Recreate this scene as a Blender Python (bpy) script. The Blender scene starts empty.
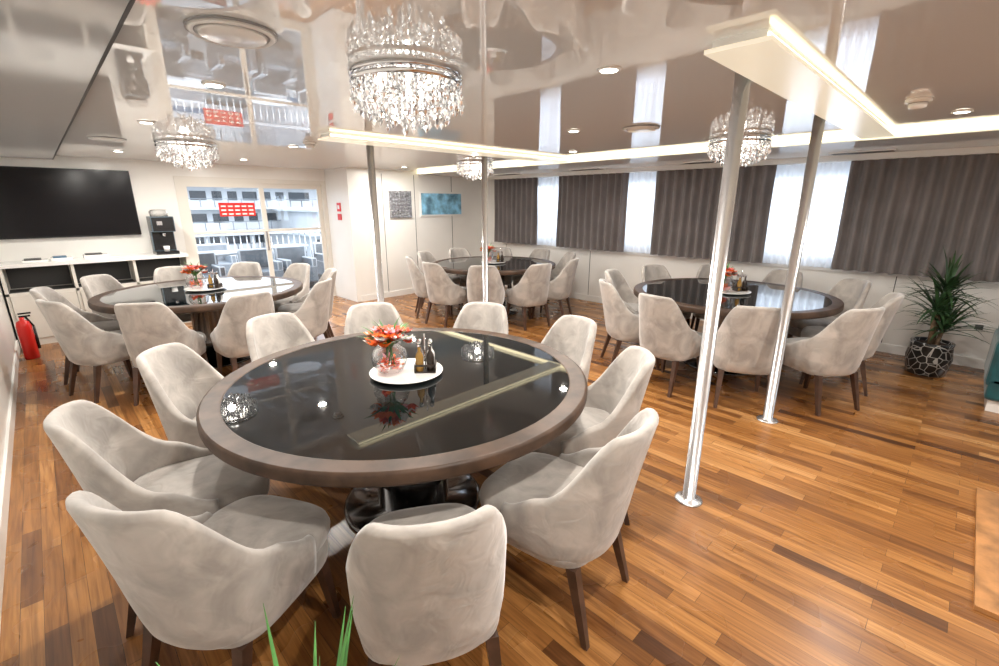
import bpy, bmesh, math, random
from mathutils import Vector, Matrix
random.seed(7)
sc = bpy.context.scene
H = 2.185
# ---------------------------------------------------------------- materials
def nmat(name):
    m = bpy.data.materials.new(name); m.use_nodes = True
    nt = m.node_tree
    b = nt.nodes["Principled BSDF"]
    return m, nt, b
def mat(name, col, rough=0.5, metal=0.0, spec=0.5, emit=None, es=0.0, trans=0.0, coat=0.0, noise=0.0, nscale=8.0, sheen=0.0, alpha=1.0, bump=0.0, bscale=60, dist=0.0):
    m, nt, b = nmat(name)
    b.inputs["Base Color"].default_value = (*col, 1)
    b.inputs["Roughness"].default_value = rough
    b.inputs["Metallic"].default_value = metal
    b.inputs["Specular IOR Level"].default_value = spec
    b.inputs["Transmission Weight"].default_value = trans
    b.inputs["Coat Weight"].default_value = coat
    b.inputs["Sheen Weight"].default_value = sheen
    b.inputs["Alpha"].default_value = alpha
    if emit:
        b.inputs["Emission Color"].default_value = (*emit, 1)
        b.inputs["Emission Strength"].default_value = es
    tc = nt.nodes.new("ShaderNodeTexCoord")
    n = nt.nodes.new("ShaderNodeTexNoise"); n.inputs["Scale"].default_value = nscale
    n.inputs["Detail"].default_value = 4; n.inputs["Distortion"].default_value = dist
    nt.links.new(tc.outputs["Object"], n.inputs["Vector"])
    r = nt.nodes.new("ShaderNodeValToRGB")
    k = noise
    r.color_ramp.elements[0].color = (*[c*(1-k) for c in col], 1)
    r.color_ramp.elements[1].color = (*[min(1, c*(1+k)) for c in col], 1)
    r.color_ramp.elements[0].position = 0.35; r.color_ramp.elements[1].position = 0.65
    nt.links.new(n.outputs["Fac"], r.inputs["Fac"])
    nt.links.new(r.outputs["Color"], b.inputs["Base Color"])
    if bump > 0:
        n2 = nt.nodes.new("ShaderNodeTexNoise"); n2.inputs["Scale"].default_value = bscale; n2.inputs["Distortion"].default_value = dist
        nt.links.new(tc.outputs["Object"], n2.inputs["Vector"])
        bp = nt.nodes.new("ShaderNodeBump"); bp.inputs["Strength"].default_value = bump; bp.inputs["Distance"].default_value = 0.01
        nt.links.new(n2.outputs["Fac"], bp.inputs["Height"]); nt.links.new(bp.outputs["Normal"], b.inputs["Normal"])
    return m

M = {}
M['wall'] = mat("wall_white", (0.80,0.785,0.75), 0.3, noise=0.03, nscale=1.5)
M['trim'] = mat("trim_white", (0.82,0.81,0.78), 0.3)
M['velvet'] = mat("velvet_beige", (0.385,0.350,0.318), 0.62, noise=0.25, nscale=6, sheen=0.6, bump=0.6, bscale=11, dist=0.9)
M['legwood'] = mat("leg_wood", (0.07,0.035,0.022), 0.35, noise=0.3, nscale=15)
M['tablerim'] = mat("table_rim_wood", (0.062,0.036,0.023), 0.45, noise=0.35, nscale=9, spec=0.3)
M['blackglass'] = mat("table_black_glass", (0.003,0.005,0.006), 0.015, spec=0.5, coat=0.2)
M['chrome'] = mat("chrome", (0.70,0.70,0.71), 0.12, metal=1.0)
M['darkchrome'] = mat("dark_chrome", (0.16,0.16,0.165), 0.15, metal=1.0)
M['steel'] = mat("brushed_steel", (0.58,0.58,0.59), 0.27, metal=0.9)
M['white'] = mat("white_ceramic", (0.85,0.84,0.82), 0.2)
M['black'] = mat("black_plastic", (0.012,0.012,0.014), 0.25)
M['screen'] = mat("tv_screen", (0.004,0.004,0.006), 0.15, spec=0.3)
M['dark'] = mat("dark_grille", (0.05,0.05,0.05), 0.5)
M['grey'] = mat("grey_ring", (0.30,0.30,0.30), 0.4)
M['machine'] = mat("machine_bluegrey", (0.10,0.15,0.19), 0.3)
M['red'] = mat("red_paint", (0.65,0.02,0.015), 0.3)
M['petal'] = mat("petal_red", (0.85,0.08,0.02), 0.5, noise=0.5, nscale=30)
M['petal2'] = mat("petal_pink", (0.85,0.35,0.4), 0.5)
M['petal3'] = mat("petal_orange", (0.95,0.22,0.03), 0.5)
M['leaf'] = mat("leaf_green", (0.07,0.22,0.05), 0.4, noise=0.45, nscale=12)
M['leaf2'] = mat("leaf_dark", (0.035,0.08,0.03), 0.35, noise=0.5, nscale=9)
M['soil'] = mat("soil", (0.05,0.03,0.02), 0.9)
M['teal'] = mat("teal_velvet", (0.0,0.06,0.07), 0.6, sheen=0.3, noise=0.3, nscale=10)
M['curtain'] = mat("curtain_taupe", (0.175,0.155,0.152), 0.8, sheen=0.4, noise=0.12, nscale=3)
M['cream'] = mat("cream_beam_glow", (0.86,0.82,0.72), 0.25, emit=(1,0.92,0.7), es=0.4)  # beam underside: weak warm glow put into the cream colour
M['cabin'] = mat("cabinet_cream", (0.72,0.69,0.63), 0.35)
M['deck'] = mat("deck_grey", (0.16,0.16,0.16), 0.7, noise=0.2, nscale=3)
M['hull'] = mat("ship_white", (0.46,0.48,0.50), 0.5, noise=0.15, nscale=0.4)
M['hullgrey'] = mat("ship_grey", (0.17,0.19,0.21), 0.5, noise=0.5, nscale=1.2)
M['shipwin'] = mat("ship_window", (0.01,0.02,0.03), 0.2)
M['blue'] = mat("ship_blue", (0.03,0.12,0.22), 0.4)
M['water'] = mat("sea_water", (0.03,0.08,0.10), 0.15, noise=0.4, nscale=1.0, bump=0.5, bscale=2)
M['map'] = mat("map_blue", (0.22,0.47,0.68), 0.3, noise=0.55, nscale=6)
M['poster'] = mat("poster_dark", (0.25,0.25,0.26), 0.4, noise=0.8, nscale=40)
M['brass'] = mat("caddy_dark", (0.03,0.02,0.015), 0.3)
M['oil'] = mat("oil_bottle", (0.35,0.2,0.05), 0.08)
M['cork'] = mat("trunk_brown", (0.2,0.13,0.08), 0.8, noise=0.4, nscale=30)
M['teak'] = mat("teak_trim", (0.36,0.17,0.06), 0.35, noise=0.3, nscale=12)
def emis(name, col, s):
    m = bpy.data.materials.new(name); m.use_nodes = True
    nt = m.node_tree; nt.nodes.clear()
    o = nt.nodes.new("ShaderNodeOutputMaterial"); e = nt.nodes.new("ShaderNodeEmission")
    e.inputs[0].default_value = (*col,1); e.inputs[1].default_value = s
    nt.links.new(e.outputs[0], o.inputs[0]); return m
M['led'] = emis("led_warm", (1.0,0.86,0.54), 3.8)
M['lamp'] = emis("lamp_disc", (1.0,0.93,0.80), 12.0)

def ceiling_mat(name, col, lo, hi, rough=0.03):
    m, nt, b = nmat(name)
    nt.nodes.remove(b)
    o = nt.nodes["Material Output"]
    d = nt.nodes.new("ShaderNodeBsdfDiffuse"); g = nt.nodes.new("ShaderNodeBsdfGlossy")
    mx = nt.nodes.new("ShaderNodeMixShader"); fr = nt.nodes.new("ShaderNodeLayerWeight")
    mr = nt.nodes.new("ShaderNodeMapRange")
    d.inputs[0].default_value = (*col,1); g.inputs[0].default_value = (0.95,0.95,0.95,1)
    g.inputs["Roughness"].default_value = rough
    fr.inputs["Blend"].default_value = 0.5
    mr.inputs["To Min"].default_value = lo; mr.inputs["To Max"].default_value = hi
    nt.links.new(fr.outputs["Facing"], mr.inputs["Value"])
    nt.links.new(mr.outputs[0], mx.inputs[0])
    nt.links.new(d.outputs[0], mx.inputs[1]); nt.links.new(g.outputs[0], mx.inputs[2])
    nt.links.new(mx.outputs[0], o.inputs[0])
    return m
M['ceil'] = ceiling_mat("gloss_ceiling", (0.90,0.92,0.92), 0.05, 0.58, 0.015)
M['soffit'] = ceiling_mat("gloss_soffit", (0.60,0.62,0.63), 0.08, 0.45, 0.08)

def thin_glass(name, fac, tcol, em=0.0):
    m, nt, b = nmat(name); nt.nodes.remove(b)
    o = nt.nodes["Material Output"]
    t = nt.nodes.new("ShaderNodeBsdfTransparent"); g = nt.nodes.new("ShaderNodeBsdfGlossy"); g.inputs["Roughness"].default_value=0.02
    mx = nt.nodes.new("ShaderNodeMixShader"); mx.inputs[0].default_value=fac
    t.inputs[0].default_value=(*tcol,1)
    nt.links.new(t.outputs[0],mx.inputs[1]); nt.links.new(g.outputs[0],mx.inputs[2])
    if em>0:
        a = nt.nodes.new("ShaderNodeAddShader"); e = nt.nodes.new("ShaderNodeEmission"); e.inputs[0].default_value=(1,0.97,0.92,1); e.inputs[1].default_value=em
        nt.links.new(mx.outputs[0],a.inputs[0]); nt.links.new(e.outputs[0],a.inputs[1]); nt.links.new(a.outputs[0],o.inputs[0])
    else: nt.links.new(mx.outputs[0],o.inputs[0])
    return m
M['glass'] = thin_glass("window_glass",0.06,(0.95,0.97,1))
M['crystal'] = thin_glass("crystal",0.75,(0.9,0.9,0.9),0.03)  # trace of emission added to the plain facets
M['crystal_glint'] = thin_glass("crystal_glint_glow",0.75,(0.9,0.9,0.9),0.5)  # sparkle put in as emission; these gem facets are no lamps
def bowl_glass():
    m, nt, b = nmat("bowl_glass"); nt.nodes.remove(b)
    o = nt.nodes["Material Output"]
    t = nt.nodes.new("ShaderNodeBsdfTransparent"); g = nt.nodes.new("ShaderNodeBsdfGlossy"); g.inputs["Roughness"].default_value=0.02
    mx = nt.nodes.new("ShaderNodeMixShader"); lw = nt.nodes.new("ShaderNodeLayerWeight"); lw.inputs[0].default_value=0.4
    t.inputs[0].default_value=(0.95,0.95,0.95,1)
    nt.links.new(lw.outputs["Facing"],mx.inputs[0])
    nt.links.new(t.outputs[0],mx.inputs[1]); nt.links.new(g.outputs[0],mx.inputs[2]); nt.links.new(mx.outputs[0],o.inputs[0]); return m
M['bowl'] = bowl_glass()
def sheer():
    m, nt, b = nmat("sheer_curtain"); nt.nodes.remove(b)
    o = nt.nodes["Material Output"]
    t = nt.nodes.new("ShaderNodeBsdfTransparent"); tr = nt.nodes.new("ShaderNodeBsdfTranslucent"); d = nt.nodes.new("ShaderNodeBsdfDiffuse")
    tr.inputs[0].default_value=(0.90,0.94,1,1); d.inputs[0].default_value=(0.9,0.92,0.95,1)
    m1 = nt.nodes.new("ShaderNodeMixShader"); m1.inputs[0].default_value=0.3
    m2 = nt.nodes.new("ShaderNodeMixShader"); m2.inputs[0].default_value=0.9
    nt.links.new(tr.outputs[0],m1.inputs[1]); nt.links.new(d.outputs[0],m1.inputs[2])
    nt.links.new(t.outputs[0],m2.inputs[1]); nt.links.new(m1.outputs[0],m2.inputs[2]); nt.links.new(m2.outputs[0],o.inputs[0]); return m
M['sheer'] = sheer()

def floor_mat():
    m, nt, b = nmat("teak_parquet")
    tc = nt.nodes.new("ShaderNodeTexCoord"); sp = nt.nodes.new("ShaderNodeSeparateXYZ"); cb = nt.nodes.new("ShaderNodeCombineXYZ")
    nt.links.new(tc.outputs["Object"], sp.inputs[0])
    nt.links.new(sp.outputs["Y"], cb.inputs["X"]); nt.links.new(sp.outputs["X"], cb.inputs["Y"])
    br = nt.nodes.new("ShaderNodeTexBrick")
    br.inputs["Color1"].default_value=(0,0,0,1); br.inputs["Color2"].default_value=(1,1,1,1); br.inputs["Mortar"].default_value=(0.02,0.02,0.02,1)
    br.inputs["Scale"].default_value=1.0; br.inputs["Mortar Size"].default_value=0.0008; br.inputs["Mortar Smooth"].default_value=0.2
    br.inputs["Brick Width"].default_value=0.62; br.inputs["Row Height"].default_value=0.07
    br.offset=0.37; br.offset_frequency=2; br.squash=1.35; br.squash_frequency=3
    nt.links.new(cb.outputs[0], br.inputs["Vector"])
    r = nt.nodes.new("ShaderNodeValToRGB")
    cols=[(0.0,(0.085,0.033,0.013)),(0.10,(0.19,0.077,0.023)),(0.35,(0.275,0.115,0.032)),(0.65,(0.35,0.155,0.044)),(0.9,(0.43,0.205,0.066)),(1.0,(0.52,0.28,0.11))]
    e=r.color_ramp.elements
    e[0].position=0; e[0].color=(*cols[0][1],1); e[1].position=1; e[1].color=(*cols[-1][1],1)
    for p,c in cols[1:-1]:
        x=e.new(p); x.color=(*c,1)
    nt.links.new(br.outputs["Color"], r.inputs["Fac"])
    mp = nt.nodes.new("ShaderNodeMapping"); mp.inputs["Scale"].default_value=(60,3,1)
    nt.links.new(tc.outputs["Object"], mp.inputs["Vector"])
    n = nt.nodes.new("ShaderNodeTexNoise"); n.inputs["Scale"].default_value=1.0; n.inputs["Detail"].default_value=6; n.inputs["Distortion"].default_value=0.8
    nt.links.new(mp.outputs[0], n.inputs["Vector"])
    r2 = nt.nodes.new("ShaderNodeValToRGB"); r2.color_ramp.elements[0].color=(0.55,0.48,0.41,1); r2.color_ramp.elements[1].color=(1.1,1.1,1.1,1)
    r2.color_ramp.elements[0].position=0.3; r2.color_ramp.elements[1].position=0.65
    nt.links.new(n.outputs["Fac"], r2.inputs["Fac"])
    mx = nt.nodes.new("ShaderNodeMix"); mx.data_type='RGBA'; mx.blend_type='MULTIPLY'; mx.inputs[0].default_value=1
    nt.links.new(r.outputs[0], mx.inputs[6]); nt.links.new(r2.outputs[0], mx.inputs[7])
    mx2 = nt.nodes.new("ShaderNodeMix"); mx2.data_type='RGBA'; mx2.inputs[7].default_value=(0.04,0.016,0.005,1)
    nt.links.new(br.outputs["Fac"], mx2.inputs[0]); nt.links.new(mx.outputs[2], mx2.inputs[6])
    nt.links.new(mx2.outputs[2], b.inputs["Base Color"])
    b.inputs["Specular IOR Level"].default_value=0.6
    n3 = nt.nodes.new("ShaderNodeTexNoise"); n3.inputs["Scale"].default_value=3
    mr = nt.nodes.new("ShaderNodeMapRange"); mr.inputs["To Min"].default_value=0.2; mr.inputs["To Max"].default_value=0.36
    nt.links.new(tc.outputs["Object"], n3.inputs["Vector"]); nt.links.new(n3.outputs["Fac"], mr.inputs["Value"]); nt.links.new(mr.outputs[0], b.inputs["Roughness"])
    return m
M['floor'] = floor_mat()
def pot_mat():
    m, nt, b = nmat("pot_pattern")
    tc = nt.nodes.new("ShaderNodeTexCoord"); v = nt.nodes.new("ShaderNodeTexVoronoi"); v.feature='DISTANCE_TO_EDGE'; v.inputs["Scale"].default_value=14
    r = nt.nodes.new("ShaderNodeValToRGB"); r.color_ramp.interpolation='CONSTANT'
    r.color_ramp.elements[0].color=(0.45,0.44,0.42,1); r.color_ramp.elements[1].color=(0.01,0.01,0.01,1); r.color_ramp.elements[1].position=0.035
    nt.links.new(tc.outputs["Object"], v.inputs["Vector"]); nt.links.new(v.outputs["Distance"], r.inputs["Fac"]); nt.links.new(r.outputs[0], b.inputs["Base Color"])
    b.inputs["Roughness"].default_value=0.3
    return m
M['pot'] = pot_mat()

# ---------------------------------------------------------------- mesh builder
class MB:
    def __init__(s): s.bm = bmesh.new(); s.mats=[]
    def mi(s, k):
        if k not in s.mats: s.mats.append(k)
        return s.mats.index(k)
    def face(s, vs, k, smooth=False):
        try:
            f = s.bm.faces.new(vs); f.material_index = s.mi(k); f.smooth = smooth; return f
        except ValueError: return None
    def box(s, x0,x1,y0,y1,z0,z1,k, bev=0.0):
        r = bmesh.ops.create_cube(s.bm, size=1)
        vs = r['verts']
        for v in vs:
            v.co = Vector(((x0+x1)/2+v.co.x*(x1-x0), (y0+y1)/2+v.co.y*(y1-y0), (z0+z1)/2+v.co.z*(z1-z0)))
        fs = set(f for v in vs for f in v.link_faces)
        if bev>0:
            es = list(set(e for v in vs for e in v.link_edges))
            rr = bmesh.ops.bevel(s.bm, geom=es, offset=bev, segments=3, affect='EDGES', profile=0.5)
            fs = set(rr['faces']) | set(f for f in fs if f.is_valid)
            for f in fs: f.smooth = False
        for f in fs:
            if f.is_valid: f.material_index = s.mi(k)
    def lathe(s, prof, k, c=(0,0), n=32, smooth=True, caps=True):
        rings=[]
        for r,z in prof:
            rings.append([s.bm.verts.new((c[0]+r*math.cos(2*math.pi*i/n), c[1]+r*math.sin(2*math.pi*i/n), z)) for i in range(n)])
        for a,b in zip(rings, rings[1:]):
            for i in range(n):
                s.face([a[i],a[(i+1)%n],b[(i+1)%n],b[i]], k, smooth)
        if caps:
            s.face(rings[0][::-1], k); s.face(rings[-1], k)
    def rings(s, R, k, smooth=True, cap0=True, cap1=True, closed=True):
        L=[[s.bm.verts.new(p) for p in r] for r in R]
        n=len(L[0])
        for a,b in zip(L, L[1:]):
            for i in range(n if closed else n-1):
                s.face([a[i],a[(i+1)%n],b[(i+1)%n],b[i]], k, smooth)
        if cap0: s.face(L[0][::-1], k, smooth)
        if cap1: s.face(L[-1], k, smooth)
    def tube(s, p0, p1, r0, r1, k, n=10):
        p0=Vector(p0); p1=Vector(p1); d=(p1-p0).normalized()
        u=d.orthogonal().normalized(); w=d.cross(u)
        R=[]
        for p,r in ((p0,r0),(p1,r1)):
            R.append([p+u*r*math.cos(2*math.pi*i/n)+w*r*math.sin(2*math.pi*i/n) for i in range(n)])
        s.rings(R,k)
    def leaf(s, base, az, el, L, w, droop, k, n=7):
        base=Vector(base); p=base.copy(); e=el; prev=None
        side=Vector((-math.sin(az),math.cos(az),0))
        for i in range(n+1):
            t=i/n
            ww=w*(0.55+0.45*math.sin(min(1,t*2.2)*math.pi/2))*(1-t**2.2)+0.0004
            d=Vector((math.cos(az)*math.cos(e),math.sin(az)*math.cos(e),math.sin(e)))
            nrm=d.cross(side)
            a=s.bm.verts.new(p+side*ww-nrm*ww*0.3); c=s.bm.verts.new(p); b=s.bm.verts.new(p-side*ww-nrm*ww*0.3)
            if prev:
                s.face([prev[0],prev[1],c,a],k,True); s.face([prev[1],prev[2],b,c],k,True)
            prev=(a,c,b)
            p=p+d*(L/n); e-=droop/n*(0.4+1.2*t)
    def done(s, name, loc=(0,0,0), rot=0, recalc=True):
        if recalc: bmesh.ops.recalc_face_normals(s.bm, faces=s.bm.faces[:])
        me = bpy.data.meshes.new(name); s.bm.to_mesh(me); s.bm.free()
        for k in s.mats: me.materials.append(M[k])
        ob = bpy.data.objects.new(name, me); sc.collection.objects.link(ob)
        ob.location=loc; ob.rotation_euler=(0,0,rot)
        return ob
def inst(ob, loc, rot=0):
    o = bpy.data.objects.new(ob.name.split('.')[0], ob.data); sc.collection.objects.link(o)
    o.location=loc; o.rotation_euler=(0,0,rot); return o
def simplebox(name, *a, **k):
    m=MB(); m.box(*a, **k); return m.done(name)

# ---------------------------------------------------------------- room shell
XL,XR,YB,YR = -0.42, 6.6, 8.0, -3.2   # left wall, right wall, door wall, rear
YP = 7.2                              # protruding part of the end wall
simplebox("floor", XL-0.1,XR+0.1,YR-0.1,YB+0.1,-0.1,0,'floor')
simplebox("ceiling", XL-0.1,XR+0.1,YR-0.1,YB+0.1,H,H+0.1,'ceil')
m=MB()
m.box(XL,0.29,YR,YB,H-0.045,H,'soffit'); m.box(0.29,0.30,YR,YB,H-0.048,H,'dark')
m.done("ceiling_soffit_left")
m=MB()
m.box(XL-0.1,XL,YR,YB+0.1,0,H,'wall')
m.done("wall_left")
simplebox("wall_rear", XL-0.1,XR+0.1,YR-0.1,YR,0,H,'wall')
# right wall with windows
wins=[(-2.9,-1.5),(-1.2,0.2),(0.75,2.15),(2.85,4.2),(4.7,6.0)]
Z0,Z1=0.98,1.98
m=MB()
m.box(XR,XR+0.12,YR,YB+0.1,0,Z0,'wall'); m.box(XR,XR+0.12,YR,YB+0.1,Z1,H,'wall')
ys=[YR]+[v for w in wins for v in w]+[YB+0.1]
for a,b in zip(ys[::2],ys[1::2]): m.box(XR,XR+0.12,a,b,Z0,Z1,'wall')
m.done("wall_right")
for i,(a,b) in enumerate(wins):
    m=MB(); t=0.05
    m.box(XR+0.01,XR+0.08,a,b,Z0,Z0+t,'trim'); m.box(XR+0.01,XR+0.08,a,b,Z1-t,Z1,'trim')
    m.box(XR+0.01,XR+0.08,a,a+t,Z0+t,Z1-t,'trim'); m.box(XR+0.01,XR+0.08,b-t,b,Z0+t,Z1-t,'trim')
    m.box(XR+0.01,XR+0.08,(a+b)/2-.02,(a+b)/2+.02,Z0+t,Z1-t,'trim')
    m.box(XR+0.04,XR+0.045,a+t,b-t,Z0+t,Z1-t,'glass')
    m.done("window_%d"%(i+1))
DX0,DX1,DZ=1.49,3.68,2.0
simplebox("wall_back", XL,DX0,YB,YB+0.1,0,H,'wall')
simplebox("wall_above_door", DX0,DX1,YB,YB+0.1,DZ,H,'wall')
simplebox("wall_alcove", DX1,DX1+0.07,YP,YB+0.1,0,H,'wall')
simplebox("wall_back_right", DX1+0.07,XR,YP,YB+0.1,0,H,'wall')
simplebox("baseboard_right", XR-0.015,XR,YR,YP,0,0.1,'trim')
simplebox("baseboard_left", XL,XL+0.015,YR,7.56,0,0.1,'trim')
simplebox("baseboard_back", DX1+0.07,XR-0.015,YP-0.015,YP,0,0.1,'trim')
m=MB()
for y in (0.5,2.5,4.5,6.5): m.box(XR-0.004,XR,y-0.004,y+0.004,0.1,Z0-0.12,'dark')
m.box(XR-0.03,XR,YR,YP,Z0-0.12,Z0-0.08,'trim')
m.done("trim_1")
m=MB()
for x in (4.3,4.95,5.8): m.box(x-.004,x+.004,YP-0.004,YP,0.1,H-0.07,'dark')
m.done("trim_2")

# door: sliding double glass door
m=MB(); y0,y1=YB+0.001,YB+0.099
f=0.07
m.box(DX0+.001,DX1-.001,y0,y1,DZ-f,DZ-.001,'cabin'); m.box(DX0+.001,DX0+f,y0,y1,0,DZ-f,'cabin'); m.box(DX1-f,DX1-.001,y0,y1,0,DZ-f,'cabin')
xm=(DX0+DX1)/2+0.05
for a,b,yy in ((DX0+f,xm+0.03,YB+.01),(xm-0.03,DX1-f,YB+0.05)):
    m.box(a,a+f,yy,yy+.03,0.02,DZ-f,'cabin'); m.box(b-f,b,yy,yy+.03,0.02,DZ-f,'cabin')
    m.box(a+f,b-f,yy,yy+.03,DZ-2*f,DZ-f,'cabin'); m.box(a+f,b-f,yy,yy+.03,0.02,0.14,'cabin')
    m.box(a+f,b-f,yy,yy+.03,1.19,1.23,'cabin')
    m.box(a+f,b-f,yy+.012,yy+.018,0.14,DZ-2*f,'glass')
m.box(xm-0.03,xm-0.01,YB-0.03,YB+0.01,0.9,1.2,'chrome')
m.box(2.0,2.50,YB+0.004,YB+0.02,1.44,1.64,'red')
for j in range(3):
    for i in range(5): m.box(2.025+i*.095,2.09+i*.095,YB,YB+0.004,1.462+j*0.057,1.485+j*0.057,'white')
m.done("door_1")

# bulkhead with cove on right side, cross beams
ZB=2.13; XC=5.05
simplebox("ceiling_bulkhead_right", XC,XR,YR,YP,ZB,H,'ceil')
m=MB(); m.box(XC-0.012,XC-0.001,YR,YP,ZB+0.014,H-0.006,'led'); m.done("cove_light_strip")
for (a,b) in ((0.59,0.812),(3.84,4.062)):
    m=MB()
    m.box(1.84,XC-0.015,a,b,ZB+.01,ZB+0.025,'cream')
    m.box(1.86,XC-0.015,a+0.02,b-0.02,ZB+0.025,H,'white')
    m.box(1.856,XC-0.02,a+0.014,a+0.0195,ZB+0.026,H-0.012,'led')
    m.done("ceiling_beam")
def vent(loc, name="air_vent"):
    m=MB()
    m.box(-0.09,0.09,-0.27,0.27,-0.010,0,'white')
    for i in range(5): m.box(-0.075+i*0.032,-0.055+i*0.032,-0.25,0.25,-0.013,-0.009,'dark')
    return m.done(name,loc)
for y in (0.95,2.5,4.3,6.0): vent((6.1,y,ZB))
m=MB()
m.lathe([(0.075,0),(0.075,0.006),(0.06,0.014),(0.034,0.02),(0.034,H-0.001)],'steel',n=32)
pole=m.done("support_pole",(2.35,0.85,0))
for p in ((3.77,0.85),(2.35,4.1),(3.8,4.1)): inst(pole,(p[0],p[1],0))

# ---------------------------------------------------------------- dining chair
def smooth(t): t=max(0,min(1,t)); return t*t*(3-2*t)
def make_chair():
    m=MB()
    W,D=0.243,0.225
    def path(s):
        a=abs(s); sg=1 if s>=0 else -1
        if a<0.66:
            ph=a/0.66*math.pi/2
            x=W*abs(math.sin(ph))**0.84; y=-D*max(0,math.cos(ph))**0.84
        else:
            k=(a-0.66)/0.34; x=W*(1+0.01*k); y=0.15*k
        return Vector((sg*x,y))
    def top(s):
        a=abs(s)
        z=0.885-0.020*(a/0.4)**2
        if a>0.24: z=z*(1-smooth((a-0.24)/0.42))+0.585*smooth((a-0.24)/0.42)
        if a>0.58: z-=0.09*smooth((a-0.58)/0.42)
        return z
    T=0.042; N=52; R=[]
    for i in range(N+1):
        s=-1+2*i/N
        s=max(-0.9999,min(0.9999,s))
        p=path(s); e=0.02; tg=(path(min(1,s+e))-path(max(-1,s-e))).normalized()
        nrm=Vector((tg.y,-tg.x))
        if nrm.dot(p-Vector((0,0.05)))<0: nrm=-nrm
        ht=top(s); back=max(0,-p.y/D)
        sec=[]
        def pt(off,z):
            t=(z-0.31)/0.56
            sc_=0.92+0.08*min(1,max(0,t)/0.22)**0.6+0.03*max(0,t)
            q=Vector((p.x*sc_, p.y*(sc_ if p.y<0 else 1)))-nrm*off
            q.y-=0.10*max(0,t)**1.3*back
            return (q.x,q.y,z)
        z_hi=ht-T*0.5
        zo=[0.31+ (z_hi-0.31)*u for u in (0,0.05,0.15,0.3,0.5,0.7,0.87,1.0)]
        for z in zo: sec.append(pt(0 if z>0.32 else 0.012,z))
        for a in (35,70,110,145):
            aa=math.radians(a); sec.append(pt(T/2-T/2*math.cos(aa), z_hi+T*0.5*math.sin(aa)))
        for z in zo[::-1]: sec.append(pt(T,z))
        R.append([Vector(q) for q in sec])
    m.rings(R,'velvet')
    def outline(a,b,cy,n,ex,z):
        r=[]
        for i in range(n):
            t=2*math.pi*i/n; c,s_=math.cos(t),math.sin(t)
            x=a*math.copysign(abs(c)**(2/ex),c); y=b*math.copysign(abs(s_)**(2/ex),s_)
            r.append(Vector((x,cy+y,z)))
        return r
    prof=[(0.020,0.300),(0.004,0.312),(0.0,0.34),(0.0,0.40)]
    m.rings([outline(0.230-i,0.250-i,0.068,44,4,z) for i,z in prof],'velvet')
    prof=[(0.010,0.395),(0.0,0.41),(-0.004,0.44),(0.002,0.462),(0.014,0.476),(0.04,0.485),(0.09,0.492),(0.16,0.495)]
    m.rings([outline(0.237-i,0.262-i,0.078,44,3.6,z) for i,z in prof],'velvet')
    for sx in (-1,1):
        for sy in (-1,1):
            top_=Vector((sx*0.178,0.05+sy*0.185,0.31)); bot=Vector((sx*0.20,0.05+sy*(0.22 if sy>0 else 0.265),0))
            R=[]
            for p,h in ((top_,0.021),(bot,0.012)):
                R.append([p+Vector((a*h,b*h,0)) for a,b in ((-1,-1),(1,-1),(1,1),(-1,1))])
            m.rings(R,'legwood',smooth=False)
    return m
chair=None
def place_chairs(c, base, n, rad, adj={}):
    global chair
    for k in range(n):
        dr,dt=adj.get(k,(0,0))[:2]
        da=adj[k][2] if k in adj and len(adj[k])>2 else 0
        ang=math.radians(base+360/n*k+da)
        r=rad+dr
        loc=(c[0]+r*math.cos(ang),c[1]+r*math.sin(ang),0)
        rot=ang+math.pi/2+math.radians(dt)
        if chair is None:
            chair=make_chair().done("dining_chair",loc,rot)
        else: inst(chair,loc,rot)
TC=[(1.245,1.96),(1.14,5.55),(4.88,1.62),(4.85,5.05)]
OFF=0.98
# indices run counter-clockwise from the chair closest to the camera
place_chairs(TC[0],-118.7,10,OFF,{9:(0.10,8,-4),0:(0.09,0,-2),8:(0.07,-3,0),7:(0.06,3,0),6:(0.10,0,2),5:(0.03,0,7),4:(0,0,2.5),3:(0,0,1),2:(-0.03,0,1),1:(0.01,3,-1.5)})
place_chairs(TC[1],-123,10,OFF+0.02,{2:(0.04,5),5:(0.05,-4)})
place_chairs(TC[2],-152,10,OFF+0.02,{1:(0.05,-4),3:(0.03,5)})
place_chairs(TC[3],-140,10,OFF+0.0)

# ---------------------------------------------------------------- tables
m=MB()
Z=0.76; R0=0.94; RW=0.085
n=96
m.lathe([(R0-RW-0.02,Z-0.06),(R0-0.012,Z-0.06),(R0-.002,Z-0.052),(R0,Z-0.045),(R0,Z-0.010),(R0-0.004,Z-0.003),(R0-0.012,Z)],'tablerim',n=n,caps=False)
m.lathe([(R0-0.012,Z),(R0-RW,Z)],'tablerim',n=n,caps=False,smooth=False)
m.lathe([(R0-RW,Z),(R0-RW-0.008,Z-0.0045)],'tablerim',n=n,caps=False)
m.lathe([(R0-RW-0.02,Z-0.06),(R0-RW+0.002,Z-0.003)],'blackglass',n=n)
m.lathe([(0.19,0.16),(0.18,0.22),(0.17,0.60),(0.22,0.699)],'darkchrome',n=40)
m.lathe([(0.38,0),(0.38,0.012),(0.36,0.022),(0.2,0.03),(0.19,0.16)],'darkchrome',n=48)
table=m.done("round_dining_table",(TC[0][0],TC[0][1],0))
for c in TC[1:]: inst(table,(c[0],c[1],0))

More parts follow.
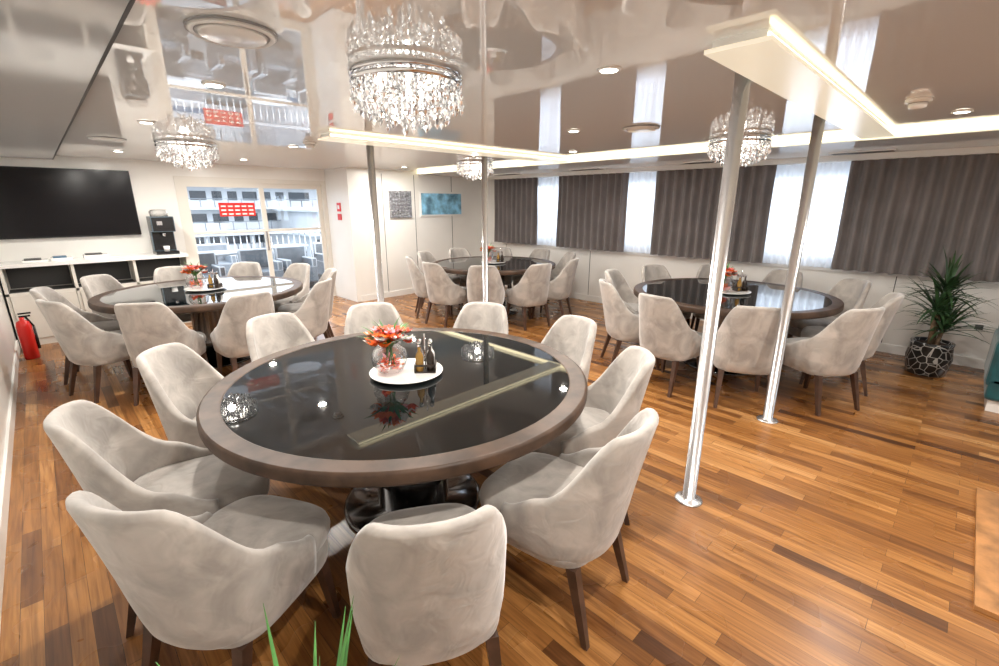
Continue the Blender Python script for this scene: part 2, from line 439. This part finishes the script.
def centerpiece(c, rot):
    z=Z
    a=rot; u=Vector((math.cos(a),math.sin(a)))
    m=MB(); m.lathe([(0.10,z),(0.17,z+0.006),(0.19,z+0.014),(0.19,z+0.018),(0.165,z+0.012),(0.0005,z+0.012)],'white',n=48,caps=False)
    m.lathe([(0.0005,z),(0.10,z)],'white',n=48,caps=False)
    m.done("serving_tray",(c[0],c[1],0))
    fb=(c[0]-u.x*0.082,c[1]-u.y*0.082); zt=z+0.014
    m=MB(); S=1.15
    m.lathe([(0.03*S,0),(0.055*S,0.006),(0.078*S,0.04*S),(0.082*S,0.07*S),(0.07*S,0.105*S),(0.05*S,0.125*S),(0.053*S,0.13*S)],'bowl',n=28,caps=False)
    rnd=random.Random(3)
    for i in range(60):
        t=rnd.random()*6.28; r=rnd.random()*0.055
        m.leaf((r*math.cos(t),r*math.sin(t),0.012+0.06*rnd.random()),t+rnd.random(),rnd.uniform(0,1),0.032,0.016,0.8,rnd.choice(('petal','petal3','petal','petal2')),n=3)
    for i in range(10):
        t=rnd.random()*6.28
        m.tube((0.03*math.cos(t),0.03*math.sin(t),0.02),(0.02*math.cos(t+2),0.02*math.sin(t+2),0.16),0.0025,0.0025,'leaf',n=5)
    for i in range(52):
        t=rnd.random()*6.28; r=math.sqrt(rnd.random())*0.105
        cx,cy,cz=r*math.cos(t),r*math.sin(t),0.15+0.05*rnd.random()+0.055*(1-r/0.105)
        kk=rnd.choice(('petal','petal','petal3','petal2','white','petal','petal3'))
        for j in range(6):
            az=j*math.pi/3+t
            m.leaf((cx,cy,cz),az,0.6,0.042,0.016,0.8,kk,n=3)
    for i in range(26):
        az=rnd.random()*6.28
        m.leaf((0,0,0.13),az,0.5+rnd.random()*0.9,0.14+0.05*rnd.random(),0.014,0.8,'leaf',n=5)
    m.done("flower_bowl",(fb[0],fb[1],zt),0,recalc=False)
    cb=(c[0]+u.x*0.10,c[1]+u.y*0.10)
    m=MB()
    m.box(-0.055,0.055,-0.045,0.045,0,0.008,'brass'); 
    for x in (-0.055,0.05): m.box(x,x+0.005,-0.045,0.045,0.008,0.045,'brass')
    for y in (-0.045,0.04): m.box(-0.055,0.055,y,y+0.005,0.035,0.045,'brass')
    m.tube((0,0,0.008),(0,0,0.20),0.004,0.004,'chrome')
    for x,y,k in ((-0.028,-0.022,'oil'),(0.028,-0.022,'brass'),(-0.028,0.022,'bowl'),(0.028,0.022,'white')):
        m.lathe([(0.020,0.008),(0.021,0.08),(0.019,0.095),(0.008,0.115),(0.008,0.138)],k,c=(x,y),n=14)
        m.lathe([(0.010,0.138),(0.011,0.16),(0.006,0.166)],'chrome',c=(x,y),n=14)
    m.done("condiment_caddy",(cb[0],cb[1],zt),rot)
for c in TC: centerpiece(c, math.radians(-40))

# ---------------------------------------------------------------- chandeliers
def make_chandelier():
    m=MB()
    m.lathe([(0.25,0),(0.255,-0.012),(0.24,-0.02),(0.23,-0.02)],'chrome',n=48)
    m.lathe([(0.252,-0.03),(0.252,-0.05),(0.247,-0.05),(0.247,-0.03),(0.252,-0.03)],'chrome',n=48,caps=False)
    for i in range(6):
        a=i*math.pi/3; m.tube((0.235*math.cos(a),0.235*math.sin(a),-0.015),(0.249*math.cos(a),0.249*math.sin(a),-0.04),0.006,0.006,'chrome')
        m.lathe([(0.02,-0.02),(0.02,-0.045),(0.012,-0.05)],'lamp',c=(0.13*math.cos(a),0.13*math.sin(a)),n=10)
    rnd=random.Random(5)
    def gem(x,y,z,r,h):
        t=m.bm.verts.new((x,y,z+h)); b=m.bm.verts.new((x,y,z-h*1.2))
        a0=rnd.random()*6
        q=[m.bm.verts.new((x+r*math.cos(a0+i*math.pi/2.5),y+r*math.sin(a0+i*math.pi/2.5),z)) for i in range(5)]
        for i in range(5):
            k='crystal_glint' if rnd.random()<0.28 else 'crystal'  # random facets get the emissive glint
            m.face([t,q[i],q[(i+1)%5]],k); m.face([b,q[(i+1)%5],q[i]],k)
    for rr,cnt,L in ((0.247,38,0.12),(0.22,30,0.145),(0.18,26,0.165),(0.13,18,0.185),(0.08,12,0.20),(0.03,5,0.21)):
        for i in range(cnt):
            a=2*math.pi*i/cnt+rr*9; x,y=rr*math.cos(a),rr*math.sin(a)
            l=L*(0.8+0.35*rnd.random()); z=-0.055 if rr>0.24 else -0.03
            m.tube((x,y,z+0.01),(x,y,-l),0.0008,0.0008,'chrome',n=3)
            while z>-l:
                gem(x+rnd.uniform(-.004,.004),y+rnd.uniform(-.004,.004),z,0.009,0.011); z-=0.026
            gem(x,y,-l-0.008,0.013,0.018)
    return m.done("crystal_chandelier",(1.33,1.95,H),recalc=False)
ch=make_chandelier()
CH=[(1.33,1.95)]
for p in ((1.17,5.45),(4.6,1.62),(4.5,5.05)):
    CH.append(p); inst(ch,(p[0],p[1],H))
def light(name,type,loc,energy,col=(1,0.955,0.885),size=0.1,rot=(0,0,0)):
    l=bpy.data.lights.new(name,type); l.energy=energy; l.color=col
    if type=='AREA': l.shape='DISK'; l.size=size
    else: l.shadow_soft_size=size
    o=bpy.data.objects.new(name,l); sc.collection.objects.link(o); o.location=loc; o.rotation_euler=rot; return o
for p in CH: light("chandelier_glow",'POINT',(p[0],p[1],H-0.10),10,size=0.04)
m=MB(); m.lathe([(0.052,0),(0.052,-0.006),(0.04,-0.008)],'white',n=24); m.lathe([(0.038,-0.0085),(0.036,-0.0095)],'lamp',n=24)
dl=None
pts=[(0.75,0.25),(0.75,2.75),(1.9,1.25),(1.95,3.0),(0.7,4.3),(2.0,5.0),(0.8,6.8),(2.1,6.9),(3.2,2.4),(3.2,5.6),(4.3,0.2),(4.4,3.3),(4.3,6.5),(3.2,-0.1),(3.2,-1.6),(1.0,-1.2)]
for i,p in enumerate(pts):
    if dl is None: dl=m.done("ceiling_downlight",(p[0],p[1],H))
    else: inst(dl,(p[0],p[1],H))
    light("downlight_beam",'AREA',(p[0],p[1],H-0.02),(7 if i==10 else 23),size=0.08)
m=MB(); m.lathe([(0.14,0),(0.14,-0.008)],'grey',n=40); m.lathe([(0.137,-0.008),(0.125,-0.018),(0.115,-0.012)],'white',n=40); m.lathe([(0.115,-0.0125),(0.11,-0.0135)],'grey',n=40); m.lathe([(0.108,-0.014),(0.10,-0.02),(0.02,-0.022)],'white',n=40)
sp=m.done("ceiling_speaker",(0.60,1.9,H))
for p in ((3.45,1.95),(0.6,5.6)): inst(sp,(p[0],p[1],H))
m=MB(); m.lathe([(0.06,0),(0.06,-0.015),(0.045,-0.02)],'white',n=28); m.lathe([(0.045,-0.02),(0.044,-0.024)],'grey',n=28); m.lathe([(0.044,-0.024),(0.04,-0.045),(0.02,-0.052)],'white',n=28)
sd=m.done("smoke_detector",(3.65,0.36,H)); inst(sd,(2.0,4.6,H))

# ---------------------------------------------------------------- curtains
def curtain(name,y0,y1,x,z0,z1,k,amp,wl,seed):
    rnd=random.Random(seed); m=MB(); n=int((y1-y0)/wl*12); cols=[]
    ph=rnd.random()*6
    for i in range(n+1):
        y=y0+(y1-y0)*i/n
        w=math.sin(2*math.pi*(y-y0)/wl+ph+0.8*math.sin(y*5))
        w=math.copysign(abs(w)**0.8,w)
        col=[]
        for j in range(5):
            t=j/4
            col.append(m.bm.verts.new((x+amp*w*(0.65+0.35*t)-0.006*math.sin(y*23+j),y+0.008*math.sin(j*1.3+y*7)*t,z1+(z0-z1)*t)))
        cols.append(col)
    for a,b in zip(cols,cols[1:]):
        for j in range(4): m.face([a[j],b[j],b[j+1],a[j+1]],k,True)
    return m.done(name)
for i,(a,b) in enumerate(((5.53,6.62),(3.78,5.08),(1.80,3.34),(-0.9,1.08))):
    curtain("curtain",a,b,6.42,0.90,2.07,'curtain',0.042,0.125,i)
for i,(a,b) in enumerate(((5.0,5.6),(3.25,3.9),(0.95,1.95))):
    curtain("sheer_curtain",a,b,6.51,0.90,2.07,'sheer',0.028,0.10,20+i)
m=MB(); m.box(6.36,6.56,-1.2,6.8,2.07,ZB,'trim'); m.done("curtain_track")

# ---------------------------------------------------------------- end wall things
m=MB(); m.box(-0.40,1.0,YB-0.06,YB-0.002,1.22,2.04,'black',bev=0.008); m.box(-0.385,0.985,YB-0.063,YB-0.0595,1.24,2.025,'screen')
m.done("television")
m=MB(); cx0,cx1=XL+0.02,1.42; cy0=7.58; cy1=YB-0.002; CT=0.96
m.box(cx0,cx1,cy0-0.02,cy1,CT-0.04,CT,'white'); m.box(cx0,cx1,cy1-0.02,cy1,0,CT-.04,'cabin'); m.box(cx0,cx1,cy0,cy1,0.0,0.08,'cabin')
for x in (cx0,0.2,0.8,cx1-0.03): m.box(x,x+0.03,cy0,cy1,0.08,CT-.04,'cabin')
m.box(cx0,cx1,cy0,cy1,0.60,0.63,'cabin')
for a,b in ((cx0+0.03,0.2),(0.23,0.8),(0.83,cx1-0.03)):
    m.box(a,b,cy0+0.05,cy1-0.03,0.63,0.632,'dark'); m.box(a+.01,b-.01,cy1-0.03,cy1-0.02,0.64,CT-.05,'dark')
    m.box(a+.004,b-.004,cy0-0.012,cy0+0.008,0.085,0.598,'cabin'); m.box((a+b)/2-.05,(a+b)/2+.05,cy0-0.03,cy0-0.012,0.5,0.515,'chrome')
m.done("buffet_counter")
m=MB(); 
for i,(x,w) in enumerate(((-0.2,0.14),(0.05,0.12),(0.35,0.15))):
    m.box(x,x+w*1.6,7.7,7.9,CT,CT+.02+0.012*i,'white'); m.box(x+.02,x+w*1.2,7.72,7.88,CT+.02+0.012*i,CT+.035+0.012*i,'blue' if i%2 else 'dark')
m.done("magazine_stack")
m=MB(); m.box(1.08,1.34,7.64,7.92,0,0.04,'black'); m.box(1.08,1.34,7.78,7.92,0.04,.50,'machine',bev=0.01); m.box(1.08,1.34,7.62,7.8,.30,.50,'machine',bev=0.01)
m.box(1.12,1.30,7.612,7.62,.35,.47,'black'); m.box(1.14,1.20,7.606,7.612,.39,.44,'steel'); m.lathe([(0.015,.24),(0.02,.30)],'chrome',c=(1.21,7.69),n=12); m.lathe([(0.03,0.04),(0.038,.11)],'white',c=(1.21,7.69),n=16)
m.lathe([(0.1,.50),(0.11,.56),(0.09,.59)],'bowl',c=(1.21,7.8),n=20)
m.done("coffee_machine",(0,0,CT))
m=MB(); m.box(3.665,3.678,7.5,7.62,1.5,1.64,'red'); m.box(3.66,3.666,7.53,7.59,1.54,1.6,'white'); m.box(3.665,3.678,7.5,7.62,1.36,1.46,'red')
m.done("fire_alarm_call_point")
m=MB(); m.box(4.42,4.86,YP-0.03,YP-0.002,1.38,1.84,'poster')
for i in range(7):
    for j in range(7):
        m.box(4.44+i*0.059,4.48+i*0.059,YP-0.042,YP-0.03,1.40+j*0.062,1.44+j*0.062,'steel')
m.done("mosaic_wall_art")
m=MB(); m.box(5.05,6.05,YP-0.02,YP-0.002,1.40,1.84,'white'); m.box(5.08,6.02,YP-0.024,YP-0.02,1.43,1.81,'map'); m.done("map_poster")
m=MB(); m.lathe([(0.055,0.0),(0.062,0.01),(0.062,0.36),(0.05,0.41),(0.02,0.43),(0.02,0.46)],'red',n=24)
m.box(-0.02,0.07,-0.012,0.012,0.46,0.475,'black'); m.box(-0.02,0.08,-0.012,0.012,0.49,0.505,'black'); m.tube((0.03,0,0.46),(0.075,0,0.35),0.01,0.01,'black'); m.tube((0.075,0,0.35),(0.072,0,0.1),0.01,0.014,'black')
m.done("fire_extinguisher",(XL+0.12,6.95,0.0))
m=MB(); m.box(XR-0.01,XR-0.001,-0.28,-0.16,0.38,0.46,'white',bev=0.002); m.box(XR-0.013,XR-0.009,-0.25,-0.19,0.395,0.445,'dark'); m.done("power_outlet")

# ---------------------------------------------------------------- potted plants
m=MB()
m.lathe([(0.13,0),(0.15,0.01),(0.175,0.17),(0.16,0.30),(0.165,0.33),(0.145,0.33),(0.14,0.29)],'pot',n=36)
m.lathe([(0.141,0.28),(0.142,0.3)],'soil',n=30)
rnd=random.Random(9)
for (x,y,hh) in ((0.03,0.0,0.52),(-0.04,0.03,0.33),(0.0,-0.05,0.18)):
    m.tube((x*0.6,y*0.6,0.28),(x,y,0.30+hh),0.02,0.016,'cork')
    for i in range(54):
        az=rnd.random()*6.283; el=rnd.uniform(-0.1,1.5)
        m.leaf((x,y,0.30+hh+rnd.uniform(-0.06,0.04)),az,el,rnd.uniform(0.33,0.46),0.016,rnd.uniform(0.5,1.3),'leaf2')
m.done("potted_yucca",(6.02,0.08,0),0,recalc=False)
m=MB()
m.lathe([(0.10,0),(0.12,0.01),(0.15,0.26),(0.16,0.28),(0.14,0.28),(0.135,0.25)],'pot',n=32)
m.lathe([(0.134,0.24),(0.135,0.26)],'soil',n=30)
m.tube((0,0,0.25),(0,0,0.5),0.022,0.018,'cork')
for i in range(22):
    az=rnd.random()*6.283; el=rnd.uniform(0.75,1.45)
    m.leaf((0,0,0.52+rnd.uniform(-0.05,0.03)),az,el,rnd.uniform(0.36,0.46),0.008,rnd.uniform(0.0,0.25),'leaf')
m.done("potted_dracaena",(0.14,0.60,0),0,recalc=False)

# ---------------------------------------------------------------- teal sofa, floor hatch
m=MB()
m.box(5.17,5.85,-2.2,-0.31,0.10,0.30,'teal',bev=0.03); m.box(5.14,5.7,-2.05,-0.46,0.30,0.45,'teal',bev=0.04)
m.box(5.65,5.90,-2.2,-0.31,0.25,0.80,'teal',bev=0.05); m.box(5.17,5.8,-0.48,-0.29,0.2,0.60,'teal',bev=0.05); m.box(5.17,5.8,-2.22,-2.03,0.2,0.60,'teal',bev=0.05)
m.box(5.22,5.8,-2.15,-0.34,0.0,0.11,'white')
m.done("sofa")
m=MB()
m.box(2.47,3.64,-0.39,-0.30,0,0.02,'teak'); m.box(2.47,3.64,-1.5,-1.41,0,0.02,'teak'); m.box(2.47,2.56,-1.41,-0.39,0,0.02,'teak'); m.box(3.55,3.64,-1.41,-0.39,0,0.02,'teak')
for i in range(9): m.box(2.565+i*0.11,2.665+i*0.11,-1.405,-0.395,0,0.014,'legwood' if i==0 else 'teak')
m.done("floor_hatch")

# ---------------------------------------------------------------- exterior beyond the door
simplebox("exterior_deck", -1,8,YB+0.1,12.5,-0.12,-0.02,'deck')
m=MB()
for x in [0.2+0.14*i for i in range(45)]: m.tube((x,12.3,-0.02),(x,12.3,0.9),0.012,0.012,'steel',n=6)
m.box(0,6.6,12.27,12.33,0.9,0.95,'hull'); m.box(0,6.6,12.28,12.32,0.08,0.12,'hull')
m.done("deck_railing")
m=MB()
for i,(x,y) in enumerate(((2.3,10.0),(3.9,10.6))):
    m.lathe([(0.25,-0.02),(0.03,0.02),(0.03,0.7),(0.4,0.7),(0.4,0.74)],'hull',c=(x,y),n=24)
m.done("deck_table")
m=MB()
for (x,y) in ((1.9,9.3),(2.9,9.4),(3.6,9.5),(4.6,10.0),(2.6,11.2)):
    m.box(x-.3,x+.3,y-.3,y+.3,0.1,0.42,'hullgrey',bev=0.03); m.box(x-.3,x+.3,y+.2,y+.3,0.4,0.8,'hull',bev=0.03)
    m.box(x-.3,x-.2,y-.3,y+.3,0.4,0.58,'hull',bev=0.02); m.box(x+.2,x+.3,y-.3,y+.3,0.4,0.58,'hull',bev=0.02); m.box(x-.28,x+.28,y-.28,y+.28,-0.02,0.1,'dark')
m.done("deck_armchairs")
simplebox("sea", -60,90,12.6,120,-2.6,-2.5,'water')
m=MB(); rnd=random.Random(4)
def ship(x0,x1,y,zb,decks,dh,hullk):
    m.box(x0,x1,y,y+8,zb,zb+1.3,hullk); m.box(x0,x1,y-0.02,y,zb+0.3,zb+0.55,'blue')
    for j in range(decks):
        z=zb+1.3+j*dh; a=x0+0.6+j*0.7; b=x1-0.6-j*1.0; yy=y+0.5+j*0.3
        m.box(a,b,yy,y+8,z,z+dh,'hull'); m.box(a-0.3,b+0.3,yy-0.7,y+8,z+dh-0.08,z+dh+0.03,'hull')
        xx=a+0.4
        while xx<b-1.2:
            ww=rnd.choice((0.5,0.8,1.3)); m.box(xx,xx+ww,yy-0.03,yy,z+dh*0.35,z+dh*0.75,'shipwin'); xx+=ww+0.3
        xx=a
        while xx<b: m.box(xx,xx+0.05,yy-0.66,yy-0.62,z,z+dh*0.4,'hullgrey'); xx+=0.7
        m.box(a,b,yy-0.66,yy-0.62,z+dh*0.38,z+dh*0.42,'hullgrey')
ship(4,17,30,-2.4,3,1.25,'hull')
ship(9.5,24,24,-2.4,2,1.2,'hull')
ship(-14,9,42,-2.4,3,1.5,'hull')
m.box(-40,60,70,80,-2.5,4.0,'hullgrey')
m.done("harbour_ships")

# ---------------------------------------------------------------- world & lights
w=bpy.data.worlds.new("world"); sc.world=w; w.use_nodes=True
bg=w.node_tree.nodes["Background"]; bg.inputs[0].default_value=(0.86,0.93,1.0,1); bg.inputs[1].default_value=3.7
sun=bpy.data.lights.new("sun",'SUN'); sun.energy=2.5; sun.angle=0.02; sun.color=(1,0.96,0.9)
so=bpy.data.objects.new("sun",sun); sc.collection.objects.link(so); so.rotation_euler=(math.radians(50),0,math.radians(20))

cam=bpy.data.cameras.new("camera"); co=bpy.data.objects.new("camera",cam); sc.collection.objects.link(co)
cam.sensor_width=36; cam.lens=16.5; cam.clip_start=0.05
co.location=(0,0,1.62); co.rotation_euler=(math.radians(90-15.73),0,math.radians(-44.6))
sc.camera=co
sc.view_settings.view_transform='Standard'
sc.view_settings.exposure=0.2
